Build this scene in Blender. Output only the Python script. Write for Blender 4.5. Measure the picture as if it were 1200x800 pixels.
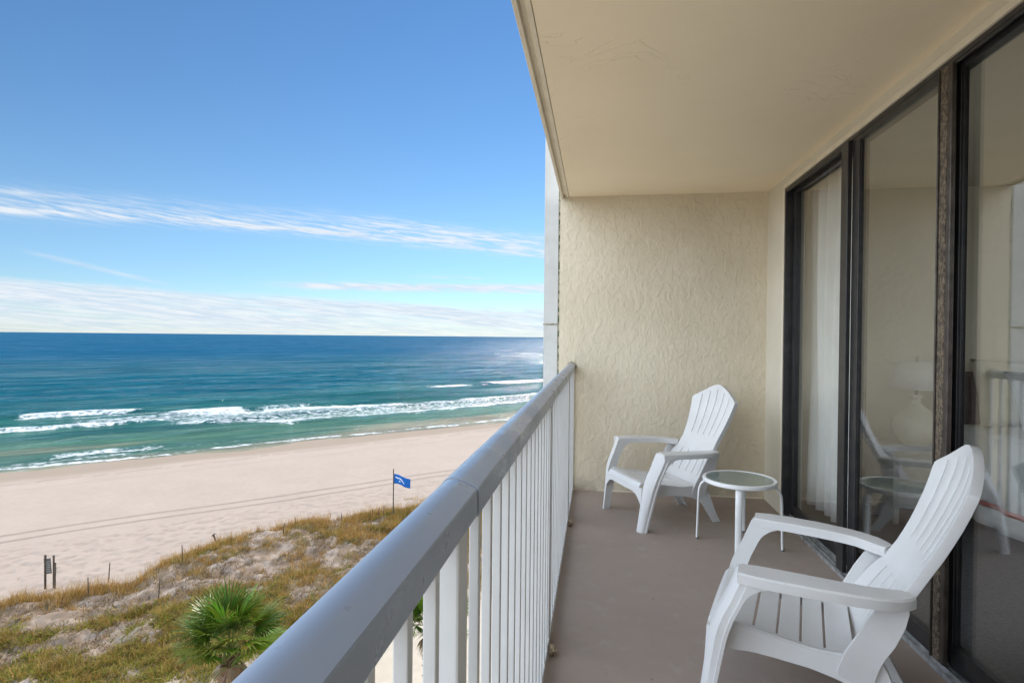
import bpy, bmesh, math, random
import numpy as np
from mathutils import Vector, Matrix
R = math.radians
random.seed(7)
rng = np.random.default_rng(11)
for o in list(bpy.data.objects): bpy.data.objects.remove(o)
S = bpy.context.scene
COL = S.collection

# ------------------------------------------------------------------ camera
cam = bpy.data.cameras.new('camera'); co = bpy.data.objects.new('camera', cam); COL.objects.link(co)
yaw, pitch, roll = .1467, .008, .010
f0 = Vector((-math.sin(yaw), math.cos(yaw), 0)); r0 = Vector((math.cos(yaw), math.sin(yaw), 0)); u0 = Vector((0, 0, 1))
fw = f0*math.cos(pitch) - u0*math.sin(pitch); up = u0*math.cos(pitch) + f0*math.sin(pitch)
rt = r0*math.cos(roll) + up*math.sin(roll); up2 = up*math.cos(roll) - r0*math.sin(roll)
M = Matrix((rt, up2, -fw)).transposed().to_4x4(); M.translation = (0, 0, 1.27)
co.matrix_world = M
cam.sensor_width = 36; cam.lens = 36*670/1200; cam.clip_start = .02; cam.clip_end = 80000
S.camera = co
# ------------------------------------------------------------------ light
SUN_AZ, SUN_EL = R(12), R(36)         # azimuth from +Y towards +X
SUN_STR, SKY_STR, EXPO = 2.5, .063, 1.02
w = bpy.data.worlds.new('World'); S.world = w; w.use_nodes = True
S.view_settings.view_transform = 'Standard'; S.view_settings.look = 'None'
S.view_settings.exposure = EXPO; S.view_settings.gamma = 1
S.cycles.max_bounces = 10; S.cycles.diffuse_bounces = 6; S.cycles.glossy_bounces = 4
S.cycles.transmission_bounces = 6; S.cycles.transparent_max_bounces = 16
S.cycles.use_denoising = True; S.cycles.sample_clamp_indirect = 6
S.cycles.caustics_reflective = False; S.cycles.caustics_refractive = False
sl = bpy.data.lights.new('sun', 'SUN'); so = bpy.data.objects.new('sun', sl); COL.objects.link(so)
sl.energy = SUN_STR; sl.angle = R(.53); sl.color = (1, .94, .86)
sd = Vector((math.sin(SUN_AZ)*math.cos(SUN_EL), math.cos(SUN_AZ)*math.cos(SUN_EL), math.sin(SUN_EL)))
so.rotation_euler = sd.to_track_quat('Z', 'Y').to_euler(); so.location = (0, 0, 30)


class NT:
    """tiny node-building helper"""
    def __init__(s, tree): s.t = tree; s.n = tree.nodes; s.l = tree.links
    def new(s, typ, **k):
        nd = s.n.new(typ)
        for a, v in k.items(): setattr(nd, a, v)
        return nd
    def put(s, sock, v):
        if isinstance(v, bpy.types.NodeSocket): s.l.new(v, sock)
        elif v is not None:
            if hasattr(sock.default_value, '__len__') and not hasattr(v, '__len__'): v = [v]*len(sock.default_value)
            if hasattr(v, '__len__') and len(sock.default_value) == 4 and len(v) == 3: v = (*v, 1)
            sock.default_value = v
    def m(s, op, a, b=None, c=None, clamp=False):
        nd = s.new('ShaderNodeMath', operation=op, use_clamp=clamp)
        for i, v in enumerate((a, b, c)):
            if v is not None: s.put(nd.inputs[i], v)
        return nd.outputs[0]
    def noise(s, vec, scale, detail=4, rough=.55, dist=0):
        nd = s.new('ShaderNodeTexNoise'); s.put(nd.inputs['Vector'], vec)
        s.put(nd.inputs['Scale'], scale); s.put(nd.inputs['Detail'], detail); s.put(nd.inputs['Roughness'], rough); s.put(nd.inputs['Distortion'], dist)
        return nd.outputs[0]
    def ramp(s, v, a, b, lo=0., hi=1., smooth=True):
        nd = s.new('ShaderNodeMapRange', interpolation_type='SMOOTHSTEP' if smooth else 'LINEAR', clamp=True)
        for i, x in enumerate((v, a, b, lo, hi)): s.put(nd.inputs[i], x)
        return nd.outputs[0]
    def mix(s, f, a, b):
        nd = s.new('ShaderNodeMix', data_type='RGBA')
        s.put(nd.inputs[0], f); s.put(nd.inputs[6], a); s.put(nd.inputs[7], b); return nd.outputs[2]
    def sep(s, v):
        nd = s.new('ShaderNodeSeparateXYZ'); s.put(nd.inputs[0], v); return nd.outputs
    def comb(s, x, y, z):
        nd = s.new('ShaderNodeCombineXYZ')
        for i, v in enumerate((x, y, z)): s.put(nd.inputs[i], v)
        return nd.outputs[0]
    def bump(s, h, strength=.5, dist=.01, normal=None):
        nd = s.new('ShaderNodeBump'); s.put(nd.inputs['Strength'], strength); s.put(nd.inputs['Distance'], dist); s.put(nd.inputs['Height'], h)
        if normal is not None: s.put(nd.inputs['Normal'], normal)
        return nd.outputs[0]
    def obj(s): return s.new('ShaderNodeTexCoord').outputs['Object']


# sky with thin clouds laid out by compass direction and height
T = NT(w.node_tree); bg = w.node_tree.nodes['Background']
sky = T.new('ShaderNodeTexSky', sky_type='NISHITA', sun_disc=False, sun_elevation=SUN_EL, sun_rotation=SUN_AZ,
            altitude=0, air_density=1.0, dust_density=.0, ozone_density=3.0)
d = T.sep(T.new('ShaderNodeTexCoord').outputs['Generated'])
az = T.m('ARCTAN2', d[0], d[1])
el = T.m('DIVIDE', d[2], T.m('MAXIMUM', T.m('SQRT', T.m('ADD', T.m('MULTIPLY', d[0], d[0]), T.m('MULTIPLY', d[1], d[1]))), .001))
nv = T.noise(T.comb(T.m('MULTIPLY', az, 2.2), T.m('MULTIPLY', T.m('ADD', el, T.m('MULTIPLY', az, .11)), 26), 0), 2.2, 8, .62, .6)
nf = T.noise(T.comb(T.m('MULTIPLY', az, 6), T.m('MULTIPLY', T.m('ADD', el, T.m('MULTIPLY', az, .08)), 85), 3), 3.0, 8, .65, .5)
nw = T.noise(T.comb(T.m('MULTIPLY', az, 3), T.m('MULTIPLY', el, 8), 7), 1.6, 4, .5, 0)
def streak(a0, b, c, width, w0, w1, soft, amp, n=nf, k0=.32, k1=.62):
    line = T.m('ADD', T.m('ADD', a0, T.m('MULTIPLY', az, b)), T.m('MULTIPLY', T.m('MULTIPLY', az, az), c))
    line = T.m('ADD', line, T.m('MULTIPLY', T.m('SUBTRACT', nw, .5), width*1.3))
    t = T.m('DIVIDE', T.m('SUBTRACT', el, line), width)
    g = T.m('POWER', 2.718, T.m('MULTIPLY', T.m('MULTIPLY', t, t), -1))
    win = T.m('MULTIPLY', T.ramp(az, w0-soft, w0+soft), T.ramp(az, w1-soft, w1+soft, 1., 0.))
    return T.m('MULTIPLY', T.m('MULTIPLY', T.m('MULTIPLY', g, win), T.ramp(n, k0, k1)), amp)
parts = [streak(.1343, -.1439, -.128, .0115, -1.6, 1.2, .3, .80, nf, .34, .62),
         streak(.1313, -.1439, -.128, .004, -1.6, 1.2, .3, .62, nv, .34, .60),
         streak(.154, -.1439, -.128, .010, -1.3, .4, .3, .25),
         streak(.0891, .0166, 0, .0055, -.52, .6, .07, .95, nf, .30, .52),
         streak(.0785, -.0066, 0, .004, -.46, .3, .08, .85, nf, .34, .56),
         streak(-.0711, -.209, 0, .0034, -.84, -.70, .03, .42, nv, .2, .5),
         streak(.183, .0, 0, .0035, -1.3, -.80, .05, .45, nv, .2, .5),
         streak(.1543, -.097, 0, .011, -.42, .3, .09, .50),
         streak(.102, -.0, 0, .003, -.31, -.2, .04, .5)]
tot = parts[0]
for p in parts[1:]: tot = T.m('ADD', tot, p)
top = T.m('ADD', T.m('ADD', .0470, T.m('MULTIPLY', az, -.0265)), T.m('MULTIPLY', T.m('SUBTRACT', nv, .5), .022))
bank = T.m('MULTIPLY', T.ramp(el, T.m('SUBTRACT', top, .010), T.m('ADD', top, .006), 1., 0.), T.ramp(nv, .22, .62, .45, .95))
lowfade = T.ramp(el, -.01, .03, .72, 1.)
tot = T.m('MINIMUM', T.m('ADD', tot, T.m('MULTIPLY', bank, lowfade)), .93)
tint = T.mix(T.ramp(nf, .35, .65), (.62, .74, .88), (.86, .90, .95))
cloud = T.new('ShaderNodeVectorMath', operation='SCALE'); T.put(cloud.inputs[0], tint); T.put(cloud.inputs['Scale'], 8.0)
skc = T.new('ShaderNodeMix', data_type='RGBA', blend_type='MULTIPLY'); T.put(skc.inputs[0], 1.0)
T.put(skc.inputs[6], sky.outputs[0]); T.put(skc.inputs[7], T.mix(T.ramp(el, .0, .22), (.74, .86, 1.04), (1, 1, 1)))
hs = T.new('ShaderNodeHueSaturation'); hs.inputs['Saturation'].default_value = 1.17; T.put(hs.inputs['Color'], skc.outputs[2])
# unseen bright cloud added left, behind and low right to light balcony and bedroom
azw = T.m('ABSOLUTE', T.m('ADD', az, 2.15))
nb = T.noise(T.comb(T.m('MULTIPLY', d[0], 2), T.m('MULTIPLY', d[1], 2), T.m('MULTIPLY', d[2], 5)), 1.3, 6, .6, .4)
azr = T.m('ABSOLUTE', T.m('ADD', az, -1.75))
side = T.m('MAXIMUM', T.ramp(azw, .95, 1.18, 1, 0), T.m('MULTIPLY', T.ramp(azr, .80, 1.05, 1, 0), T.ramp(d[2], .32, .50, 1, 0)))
fill_cloud = T.m('MULTIPLY', T.m('MULTIPLY', T.m('MULTIPLY', side, T.ramp(d[2], .0, .08)), T.ramp(d[2], .66, .86, 1., .12)), T.ramp(nb, .28, .46))
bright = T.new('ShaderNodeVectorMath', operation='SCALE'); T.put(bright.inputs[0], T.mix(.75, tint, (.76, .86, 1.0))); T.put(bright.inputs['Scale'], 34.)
T.put(bg.inputs[0], T.mix(fill_cloud, T.mix(tot, hs.outputs[0], cloud.outputs[0]), bright.outputs[0])); bg.inputs[1].default_value = SKY_STR


# ------------------------------------------------------------------ materials
def mat(name, col, rough=.6, metal=0, spec=.5, fn=None):
    m = bpy.data.materials.new(name); m.use_nodes = True; t = NT(m.node_tree); b = m.node_tree.nodes['Principled BSDF']
    t.put(b.inputs['Base Color'], col); b.inputs['Roughness'].default_value = rough; b.inputs['Metallic'].default_value = metal
    b.inputs['Specular IOR Level'].default_value = spec
    if fn: fn(t, b)
    return m
def mottled(c1, c2, scale=3, bump=0, bscale=60, bd=.002, detail=6):
    def fn(t, b):
        o = t.obj(); n = t.noise(o, scale, detail, .6)
        t.put(b.inputs['Base Color'], t.mix(t.ramp(n, .3, .7), c1, c2))
        if bump: t.put(b.inputs['Normal'], t.bump(t.noise(o, bscale, 4, .6), bump, bd))
    return fn
def stucco(t, b):
    o = t.obj(); x, y, z = t.sep(o)
    v = t.comb(x, y, t.m('MULTIPLY', z, .62))
    n1 = t.noise(v, 13, 3, .45, 1.6)
    ridge = t.m('ABSOLUTE', t.m('SUBTRACT', n1, .5)); ridge = t.ramp(ridge, .0, .07, 1, 0)
    area = t.ramp(t.noise(v, 5, 3, .5), .42, .62)
    plat = t.ramp(t.noise(t.comb(x, y, t.m('MULTIPLY', z, .75)), 19, 4, .55, .5), .44, .60)
    h = t.m('ADD', t.m('MULTIPLY', t.m('MULTIPLY', ridge, area), .45), t.m('MULTIPLY', t.noise(v, 42, 6, .65, .3), .55))
    h = t.m('ADD', t.m('ADD', h, t.m('MULTIPLY', plat, .8)), t.m('MULTIPLY', t.noise(o, 210, 3, .6), .22))
    t.put(b.inputs['Normal'], t.bump(h, .46, .006))
    c = t.mix(t.ramp(t.noise(o, 1.7, 6, .6), .3, .7), (.70, .625, .48), (.635, .56, .42))
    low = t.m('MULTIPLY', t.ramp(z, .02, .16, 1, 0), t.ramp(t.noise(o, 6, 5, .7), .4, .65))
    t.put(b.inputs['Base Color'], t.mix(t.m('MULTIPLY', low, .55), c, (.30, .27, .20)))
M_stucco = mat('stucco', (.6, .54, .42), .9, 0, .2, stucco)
M_wallpaint = mat('painted_plaster', (.6, .54, .42), .8, 0, .25, mottled((.66, .61, .50), (.61, .56, .45), 2, .25, 90, .001))
def ceil_fn(t, b):
    o = t.obj()
    c = t.mix(t.ramp(t.noise(o, 1.3, 6, .6), .3, .7), (.90, .79, .60), (.87, .76, .565))
    n = t.noise(o, 2.4, 3, .5, 2.0); scar = t.m('MULTIPLY', t.ramp(t.m('ABSOLUTE', t.m('SUBTRACT', n, .5)), 0, .012, 1, 0), t.ramp(t.noise(o, 1.9, 2, .5), .6, .68))
    t.put(b.inputs['Base Color'], c)
    h = t.m('ADD', t.m('MULTIPLY', t.noise(o, 55, 5, .6), .35), t.m('ADD', t.m('MULTIPLY', scar, .8), t.m('MULTIPLY', t.noise(o, 2.5, 2, .5), 2.5)))
    t.put(b.inputs['Normal'], t.bump(h, .65, .004))
M_ceil = mat('ceiling_paint', (.6, .5, .38), .85, 0, .2, ceil_fn)
M_trim = mat('trim_paint', (.62, .56, .44), .6, 0, .3, mottled((.76, .69, .55), (.69, .62, .49), 9))
def floor_fn(t, b):
    o = t.obj()
    n = t.ramp(t.noise(o, 1.1, 7, .62), .3, .7); n2 = t.ramp(t.noise(o, 9, 6, .7), .5, .75)
    c = t.mix(n, (.34, .275, .235), (.30, .24, .205)); c = t.mix(t.m('MULTIPLY', n2, .55), c, (.36, .31, .27))
    sp = t.ramp(t.noise(o, 220, 2, .5), .60, .75); c = t.mix(t.m('MULTIPLY', sp, .35), c, (.11, .09, .08))
    st = t.ramp(t.noise(o, 30, 3, .5), .70, .76); c = t.mix(t.m('MULTIPLY', st, .5), c, (.09, .075, .065))
    t.put(b.inputs['Base Color'], c); t.put(b.inputs['Roughness'], t.ramp(n2, 0, 1, .62, .48))
    t.put(b.inputs['Normal'], t.bump(t.noise(o, 140, 4, .6), .25, .001))
M_floor = mat('deck_coating', (.2, .16, .14), .6, 0, .4, floor_fn)
def rail_fn(t, b):
    o = t.obj(); n = t.noise(o, 40, 5, .7)
    c = t.mix(t.ramp(t.noise(o, 6, 4, .6), .35, .7), (.60, .605, .60), (.55, .555, .55))
    t.put(b.inputs['Base Color'], t.mix(t.m('MULTIPLY', t.ramp(n, .66, .75), .5), c, (.35, .30, .24)))
    t.put(b.inputs['Roughness'], t.ramp(t.noise(o, 18, 4, .6), .3, .7, .30, .42))
M_rail = mat('white_railing_paint', (.7, .7, .7), .35, 0, .5, rail_fn)
def dirty_white(t, b):
    o = t.obj(); c = t.mix(t.ramp(t.noise(o, 5, 5, .6), .35, .75), (.64, .64, .637), (.59, .585, .575))
    sp = t.ramp(t.noise(o, 38, 4, .6), .66, .74)
    t.put(b.inputs['Base Color'], t.mix(t.m('MULTIPLY', sp, .35), c, (.55, .52, .46)))
    t.put(b.inputs['Normal'], t.bump(t.noise(o, 300, 2, .5), .08, .0006))
def cap_fn(t, b):
    o = t.obj(); x, y, z = t.sep(o)
    n = t.noise(o, 40, 5, .7); c = t.mix(t.ramp(t.noise(o, 2, 5, .5), .3, .7), (.32, .37, .45), (.285, .33, .41))  # white rail; its blue sky reflection is put into this darker base colour
    t.put(b.inputs['Base Color'], c)
    t.put(b.inputs['Roughness'], t.ramp(t.noise(o, 12, 5, .65), .3, .7, .24, .42))
    t.put(b.inputs['Normal'], t.bump(t.noise(t.comb(x, t.m('MULTIPLY', y, .3), z), 60, 3, .5), .12, .0008))
M_cap = mat('cap_rail_sky_tint', (.5, .52, .55), .3, 0, .5, cap_fn)
M_resin = mat('white_resin', (.8, .8, .8), .38, 0, .45, dirty_white)
M_tablem = mat('white_enamel', (.76, .77, .77), .3, 0, .5, mottled((.78, .79, .79), (.73, .73, .72), 8))
def glass_mat(name, tint, rough=0.0, base=None, mixb=0.0, ior=1.5):
    m = bpy.data.materials.new(name); m.use_nodes = True; t = NT(m.node_tree); t.n.clear()
    out = t.new('ShaderNodeOutputMaterial'); tr = t.new('ShaderNodeBsdfTransparent'); gl = t.new('ShaderNodeBsdfGlossy')
    t.put(tr.inputs[0], tint); gl.inputs['Roughness'].default_value = rough; t.put(gl.inputs[0], (1, 1, 1))
    gm_ = t.new('ShaderNodeNewGeometry'); dt = t.new('ShaderNodeVectorMath', operation='DOT_PRODUCT'); t.l.new(gm_.outputs['Incoming'], dt.inputs[0]); t.l.new(gm_.outputs['Normal'], dt.inputs[1])
    c5 = t.m('POWER', t.m('SUBTRACT', 1, t.m('ABSOLUTE', dt.outputs['Value'])), 5); frs = t.m('ADD', .125, t.m('MULTIPLY', c5, .86))
    body = tr.outputs[0]
    if mixb:
        df = t.new('ShaderNodeBsdfDiffuse'); t.put(df.inputs[0], base); mx = t.new('ShaderNodeMixShader'); mx.inputs[0].default_value = mixb
        t.l.new(tr.outputs[0], mx.inputs[1]); t.l.new(df.outputs[0], mx.inputs[2]); body = mx.outputs[0]
    ms = t.new('ShaderNodeMixShader'); t.l.new(frs, ms.inputs[0]); t.l.new(body, ms.inputs[1]); t.l.new(gl.outputs[0], ms.inputs[2])
    t.l.new(ms.outputs[0], out.inputs[0]); return m
M_glass = glass_mat('door_glass', (.99, 1.0, .99), 0.)
M_tglass = glass_mat('pebbled_table_glass', (.62, .72, .68), .08, (.35, .44, .41), .45)
M_black = mat('black_anodised', (.012, .012, .014), .38, 0, .5, mottled((.012, .012, .014), (.03, .028, .026), 12))
M_bronze = mat('bronze_anodised', (.09, .075, .06), .4, .6, .5, mottled((.10, .085, .07), (.055, .045, .038), 15, .3, 60, .001))
def crust(t, b):
    o = t.obj(); x, y, z = t.sep(o); n = t.noise(t.comb(x, y, t.m('MULTIPLY', z, .5)), 130, 6, .75); 
    c = t.mix(t.ramp(n, .42, .62), (.045, .034, .025), (.27, .21, .14))
    t.put(b.inputs['Base Color'], t.mix(t.ramp(t.noise(o, 160, 3, .6), .6, .7), c, (.36, .31, .25)))
    t.put(b.inputs['Normal'], t.bump(n, 1, .006))
M_crust = mat('corroded_bronze', (.2, .15, .1), .55, .3, .5, crust)
M_alu = mat('worn_aluminium', (.5, .52, .54), .35, .7, .5, mottled((.66, .68, .70), (.36, .38, .40), 20, .3, 80, .001))
M_brass = mat('dull_brass', (.45, .38, .26), .45, .5, .5, mottled((.50, .44, .33), (.20, .15, .10), 60))
M_fabric_w = mat('white_linen', (.75, .76, .77), .9, 0, .2, mottled((.78, .79, .80), (.70, .71, .72), 6, .3, 200, .001))
M_sheer = mat('white_curtain', (.78, .78, .77), .9, 0, .2, mottled((.80, .80, .79), (.74, .74, .73), 6, .3, 300, .001))
M_pillow_c = mat('cream_pillow', (.66, .62, .50), .9, 0, .2, mottled((.70, .67, .56), (.62, .58, .47), 6))
M_red = mat('red_band', (.45, .08, .06), .9)
M_blue_q = mat('pale_blue_quilt', (.3, .42, .55), .9, 0, .2, mottled((.28, .42, .58), (.55, .64, .72), 22))
M_head = mat('mauve_headboard', (.22, .17, .16), .8, 0, .2, mottled((.24, .185, .17), (.19, .145, .135), 8))
M_carpet = mat('grey_carpet', (.12, .12, .125), 1, 0, .1, mottled((.16, .16, .165), (.095, .095, .10), 90, .8, 300, .004))
M_ceramic = mat('cream_ceramic', (.72, .68, .55), .15, 0, .5, mottled((.86, .82, .70), (.80, .75, .62), 4))
M_shade = mat('lamp_shade_linen', (.7, .69, .67), .9, 0, .2, mottled((.88, .87, .85), (.84, .83, .81), 20))
M_wood = mat('painted_wood', (.6, .58, .54), .5, 0, .4, mottled((.62, .60, .56), (.52, .50, .46), 12))
M_roomwall = mat('room_wall_paint', (.52, .48, .36), .9, 0, .2, mottled((.80, .75, .62), (.76, .71, .58), 2))
M_post = mat('weathered_post', (.12, .09, .07), .85, 0, .2, mottled((.15, .12, .09), (.06, .045, .035), 14, .5, 40, .005))
M_board = mat('grey_notice_board', (.16, .16, .16), .7, 0, .3, mottled((.18, .18, .17), (.10, .10, .10), 14))
M_flag = mat('blue_flag_cloth', (.01, .12, .45), .7, 0, .2, mottled((.01, .11, .42), (.02, .17, .55), 3))
M_flagw = mat('white_flag_print', (.7, .74, .78), .7)
M_clad = mat('pale_panel', (.60, .60, .57), .5, 0, .4, mottled((.62, .62, .59), (.54, .54, .51), 5))
def moss(t, b):
    o = t.obj(); t.put(b.inputs['Base Color'], t.mix(t.ramp(t.noise(o, 25, 4, .7), .48, .56), (.42, .38, .29), (.07, .10, .05)))
M_moss = mat('mossy_joint', (.3, .3, .2), .9, 0, .2, moss)
def attr_mat(name, rough=.9, spec=.1, bs=None, transl=0):
    def fn(t, b):
        a = t.new('ShaderNodeAttribute', attribute_name='tone'); c = a.outputs['Color']
        if bs:
            o = t.obj(); x, y, z = t.sep(o)
            n = t.noise(o, 2.2, 6, .65); n2 = t.noise(o, 11, 4, .6)
            c = t.mix(t.ramp(n, .3, .7), c, t.mix(.12, c, (.25, .2, .15)))
            t.put(b.inputs['Normal'], t.bump(t.m('ADD', t.m('MULTIPLY', n2, .6), t.noise(o, 45, 3, .6)), .5, bs))
        t.put(b.inputs['Base Color'], c)
        if transl:
            tb = t.new('ShaderNodeBsdfTranslucent'); t.put(tb.inputs[0], c); mx = t.new('ShaderNodeMixShader'); mx.inputs[0].default_value = transl
            t.l.new(b.outputs[0], mx.inputs[1]); t.l.new(tb.outputs[0], mx.inputs[2])
            t.l.new(mx.outputs[0], t.n['Material Output'].inputs[0])
    return mat(name, (.5, .5, .5), rough, 0, spec, fn)
M_sand = attr_mat('beach_sand', .95, .1, .03)
M_blade = attr_mat('grass_blade', .7, .15, None, .35)
M_palm = attr_mat('palm_leaf', .42, .4, None, .3)

# ------------------------------------------------------------------ object helpers
def tag(o, label=None, cat=None, group=None, kind=None):
    if label: o['label'] = label
    if cat: o['category'] = cat
    if group: o['group'] = group
    if kind: o['kind'] = kind
    return o
def empty(name, loc, label, cat, group=None, rz=0):
    o = bpy.data.objects.new(name, None); COL.objects.link(o); o.location = loc; o.rotation_euler = (0, 0, rz); o.empty_display_size = .1
    return tag(o, label, cat, group)
def link(name, me, m, parent=None, smooth=None, bev=0, seg=2):
    o = bpy.data.objects.new(name, me); COL.objects.link(o)
    for mm in (m if isinstance(m, (list, tuple)) else [m]): me.materials.append(mm)
    if parent: o.parent = parent
    if bev:
        b = o.modifiers.new('bevel', 'BEVEL'); b.width = bev; b.segments = seg; b.limit_method = 'ANGLE'; b.angle_limit = R(35); b.harden_normals = False
    if smooth:
        me.shade_smooth()
        if smooth < 180:
            me.set_sharp_from_angle(angle=R(smooth))
    return o
def bmobj(name, bm, m, parent=None, **k):
    bmesh.ops.recalc_face_normals(bm, faces=bm.faces)
    me = bpy.data.meshes.new(name); bm.to_mesh(me); bm.free(); return link(name, me, m, parent, **k)
def box(bm, x0, x1, y0, y1, z0, z1, mi=0):
    v = [bm.verts.new(p) for p in ((x0, y0, z0), (x1, y0, z0), (x1, y1, z0), (x0, y1, z0), (x0, y0, z1), (x1, y0, z1), (x1, y1, z1), (x0, y1, z1))]
    for q in ((0, 3, 2, 1), (4, 5, 6, 7), (0, 1, 5, 4), (1, 2, 6, 5), (2, 3, 7, 6), (3, 0, 4, 7)):
        bm.faces.new([v[i] for i in q]).material_index = mi
def bx(name, dims, m, parent=None, **k):
    bm = bmesh.new(); box(bm, *dims); return bmobj(name, bm, m, parent, **k)
def loft(bm, rings, closed=True, caps=True, mi=0):
    V = [[bm.verts.new(p) for p in r] for r in rings]; n = len(V[0])
    for a, b in zip(V, V[1:]):
        for i in range(n if closed else n-1):
            bm.faces.new((a[i], a[(i+1) % n], b[(i+1) % n], b[i])).material_index = mi
    if caps and closed:
        bm.faces.new(V[0][::-1]).material_index = mi; bm.faces.new(V[-1]).material_index = mi
    return V
def circ(c, r, n=16, ax='z', r2=None):
    r2 = r if r2 is None else r2; out = []
    for i in range(n):
        a = 2*math.pi*i/n; p = (r*math.cos(a), r2*math.sin(a))
        out.append({'z': (c[0]+p[0], c[1]+p[1], c[2]), 'y': (c[0]+p[0], c[1], c[2]+p[1]), 'x': (c[0], c[1]+p[0], c[2]+p[1])}[ax])
    return out
def tube(bm, pts, rads, n=10, flat=None):
    """tube along pts; flat=(side vector, half width) makes an oval section"""
    P = [Vector(p) for p in pts]; rings = []
    for i, p in enumerate(P):
        t = (P[min(i+1, len(P)-1)] - P[max(i-1, 0)]).normalized()
        sdv = Vector(flat[0]).normalized() if flat else (t.orthogonal() if i == 0 else prev)
        sdv = (sdv - t*sdv.dot(t)).normalized(); prev = sdv; q = t.cross(sdv)
        r = rads[i] if hasattr(rads, '__len__') else rads; ra = flat[1] if flat else r
        rings.append([tuple(p + sdv*ra*math.cos(2*math.pi*k/n) + q*r*math.sin(2*math.pi*k/n)) for k in range(n)])
    loft(bm, rings)
def lathe(bm, c, prof, n=32, mi=0):
    loft(bm, [circ((c[0], c[1], c[2]+z), max(r, .0005), n) for r, z in prof], mi=mi)

# ------------------------------------------------------------------ noise in numpy
def vnoise(x, y, seed):
    xi = np.floor(x).astype(np.int64); yi = np.floor(y).astype(np.int64); xf = x-xi; yf = y-yi
    def h(a, b):
        v = (a*374761393 + b*668265263 + seed*1274126177) & 0xffffffff
        v = ((v ^ (v >> 13))*1274126177) & 0xffffffff
        return ((v ^ (v >> 16)) & 0xffff)/65535.
    u = xf*xf*(3-2*xf); v = yf*yf*(3-2*yf)
    return (h(xi, yi)*(1-u)+h(xi+1, yi)*u)*(1-v)+(h(xi, yi+1)*(1-u)+h(xi+1, yi+1)*u)*v
def fbm(x, y, seed=0, octv=4, g=.5):
    t = 0; a = 1; s = 0
    for k in range(octv): t = t+a*vnoise(x*2**k+k*17.3, y*2**k-k*9.1, seed+k); s += a; a *= g
    return t/s
def sst(x, a, b):
    t = np.clip((x-a)/(b-a), 0, 1); return t*t*(3-2*t)
SV = np.array([.695, .719]); NV = np.array([-.719, .695])      # along the shore, out to sea
TOE_S = [-60, -10, -2.5, 2.2, 5, 9, 14, 20, 60, 200]; TOE_N = [35, 34, 33.8, 33.4, 35.4, 37.2, 36.6, 35.5, 36, 37]
def toe(s): return np.interp(s, TOE_S, TOE_N) + (fbm(s*.9, s*0+3, 5, 3)-.5)*1.6
Z0 = -10.73
def ground(s, n):
    d = sst(toe(s)-n, -.3, 2.6)
    z = Z0 + (fbm(s*.15, n*.15, 1, 3)-.5)*.12
    z = z - sst(n, 55, 63)*.06 - sst(n, 61, 90)*1.3
    foot = sst(n, 33, 35)*(1-sst(n, 40.8, 43)*.92)*(1-sst(n, 52, 60))
    z = z - foot*sst(fbm(s*3.0, n*3.0, 21, 2), .48, .66)*.075 + foot*(fbm(s*6, n*6, 25, 2)-.5)*.06
    inland = 1-sst(n, 19, 25)
    z = z + d*(1-inland)*(.30 + (fbm(s*.22, n*.3, 31, 3)-.35)*.75 + (fbm(s*.9, n*1.1, 35, 4)-.5)*.42 + (fbm(s*1.9, n*2.2, 37, 4)-.5)*.26 + (fbm(s*4.5, n*4.5, 39, 3)-.5)*.24)
    z = z + inland*.12
    for c, wd in ((44.35, .10), (43.0, .10)):
        q = n-c-(fbm(s*.08, s*0, 77, 2)-.5)*1.8+.02*(s-10)
        z = z - np.exp(-(q/wd)**2)*.07 + np.exp(-((np.abs(q)-.25)/.12)**2)*.025
    return z, d, inland
def ground_col(s, n):
    z, d, inland = ground(s, n)
    a = fbm(s*.5, n*.5, 51, 5)
    base = np.array([.45, .365, .30])[None]*(1+(a[:, None]-.5)*.10)
    wet = (sst(n, 60+(fbm(s*.2, s*0, 61, 3)-.5)*2.5, 62.2)*.75)[:, None]
    base = base*(1-wet)+wet*np.array([.31, .24, .175])
    ln = np.exp(-((n-59.9-(fbm(s*.25, s*0, 63, 3)-.5)*1.6)/.22)**2)*.5*(fbm(s*1.5, n*2, 64, 3) > .40)
    ln2 = np.exp(-((n-57.0-(fbm(s*.2, s*0, 66, 3)-.5)*1.6)/.3)**2)*.12
    base = base*(1-(ln+ln2)[:, None])+(ln+ln2)[:, None]*np.array([.25, .20, .15])
    for c, wd in ((44.35, .12), (43.0, .12)):
        q = n-c-(fbm(s*.08, s*0, 77, 2)-.5)*1.8+.02*(s-10); k = (np.exp(-(q/wd)**2)*.85)[:, None]
        base = base*(1-k)+k*np.array([.28, .22, .18])
    lit = (d*np.maximum(sst(fbm(s*1.8, n*1.8, 71, 5), .44, .56), .8*sst(fbm(s*5, n*5, 73, 3), .5, .62)))[:, None]*.7
    base = base*(1-lit)+lit*np.array([.225, .155, .095])
    g = (grass_density(s, n)*.75)[:, None]
    base = base*(1-g)+g*np.array([.20, .155, .07])
    p = (inland*.75)[:, None]; base = base*(1-p)+p*np.array([.68, .60, .48])*(1+(a[:, None]-.5)*.2)
    return base
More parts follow.
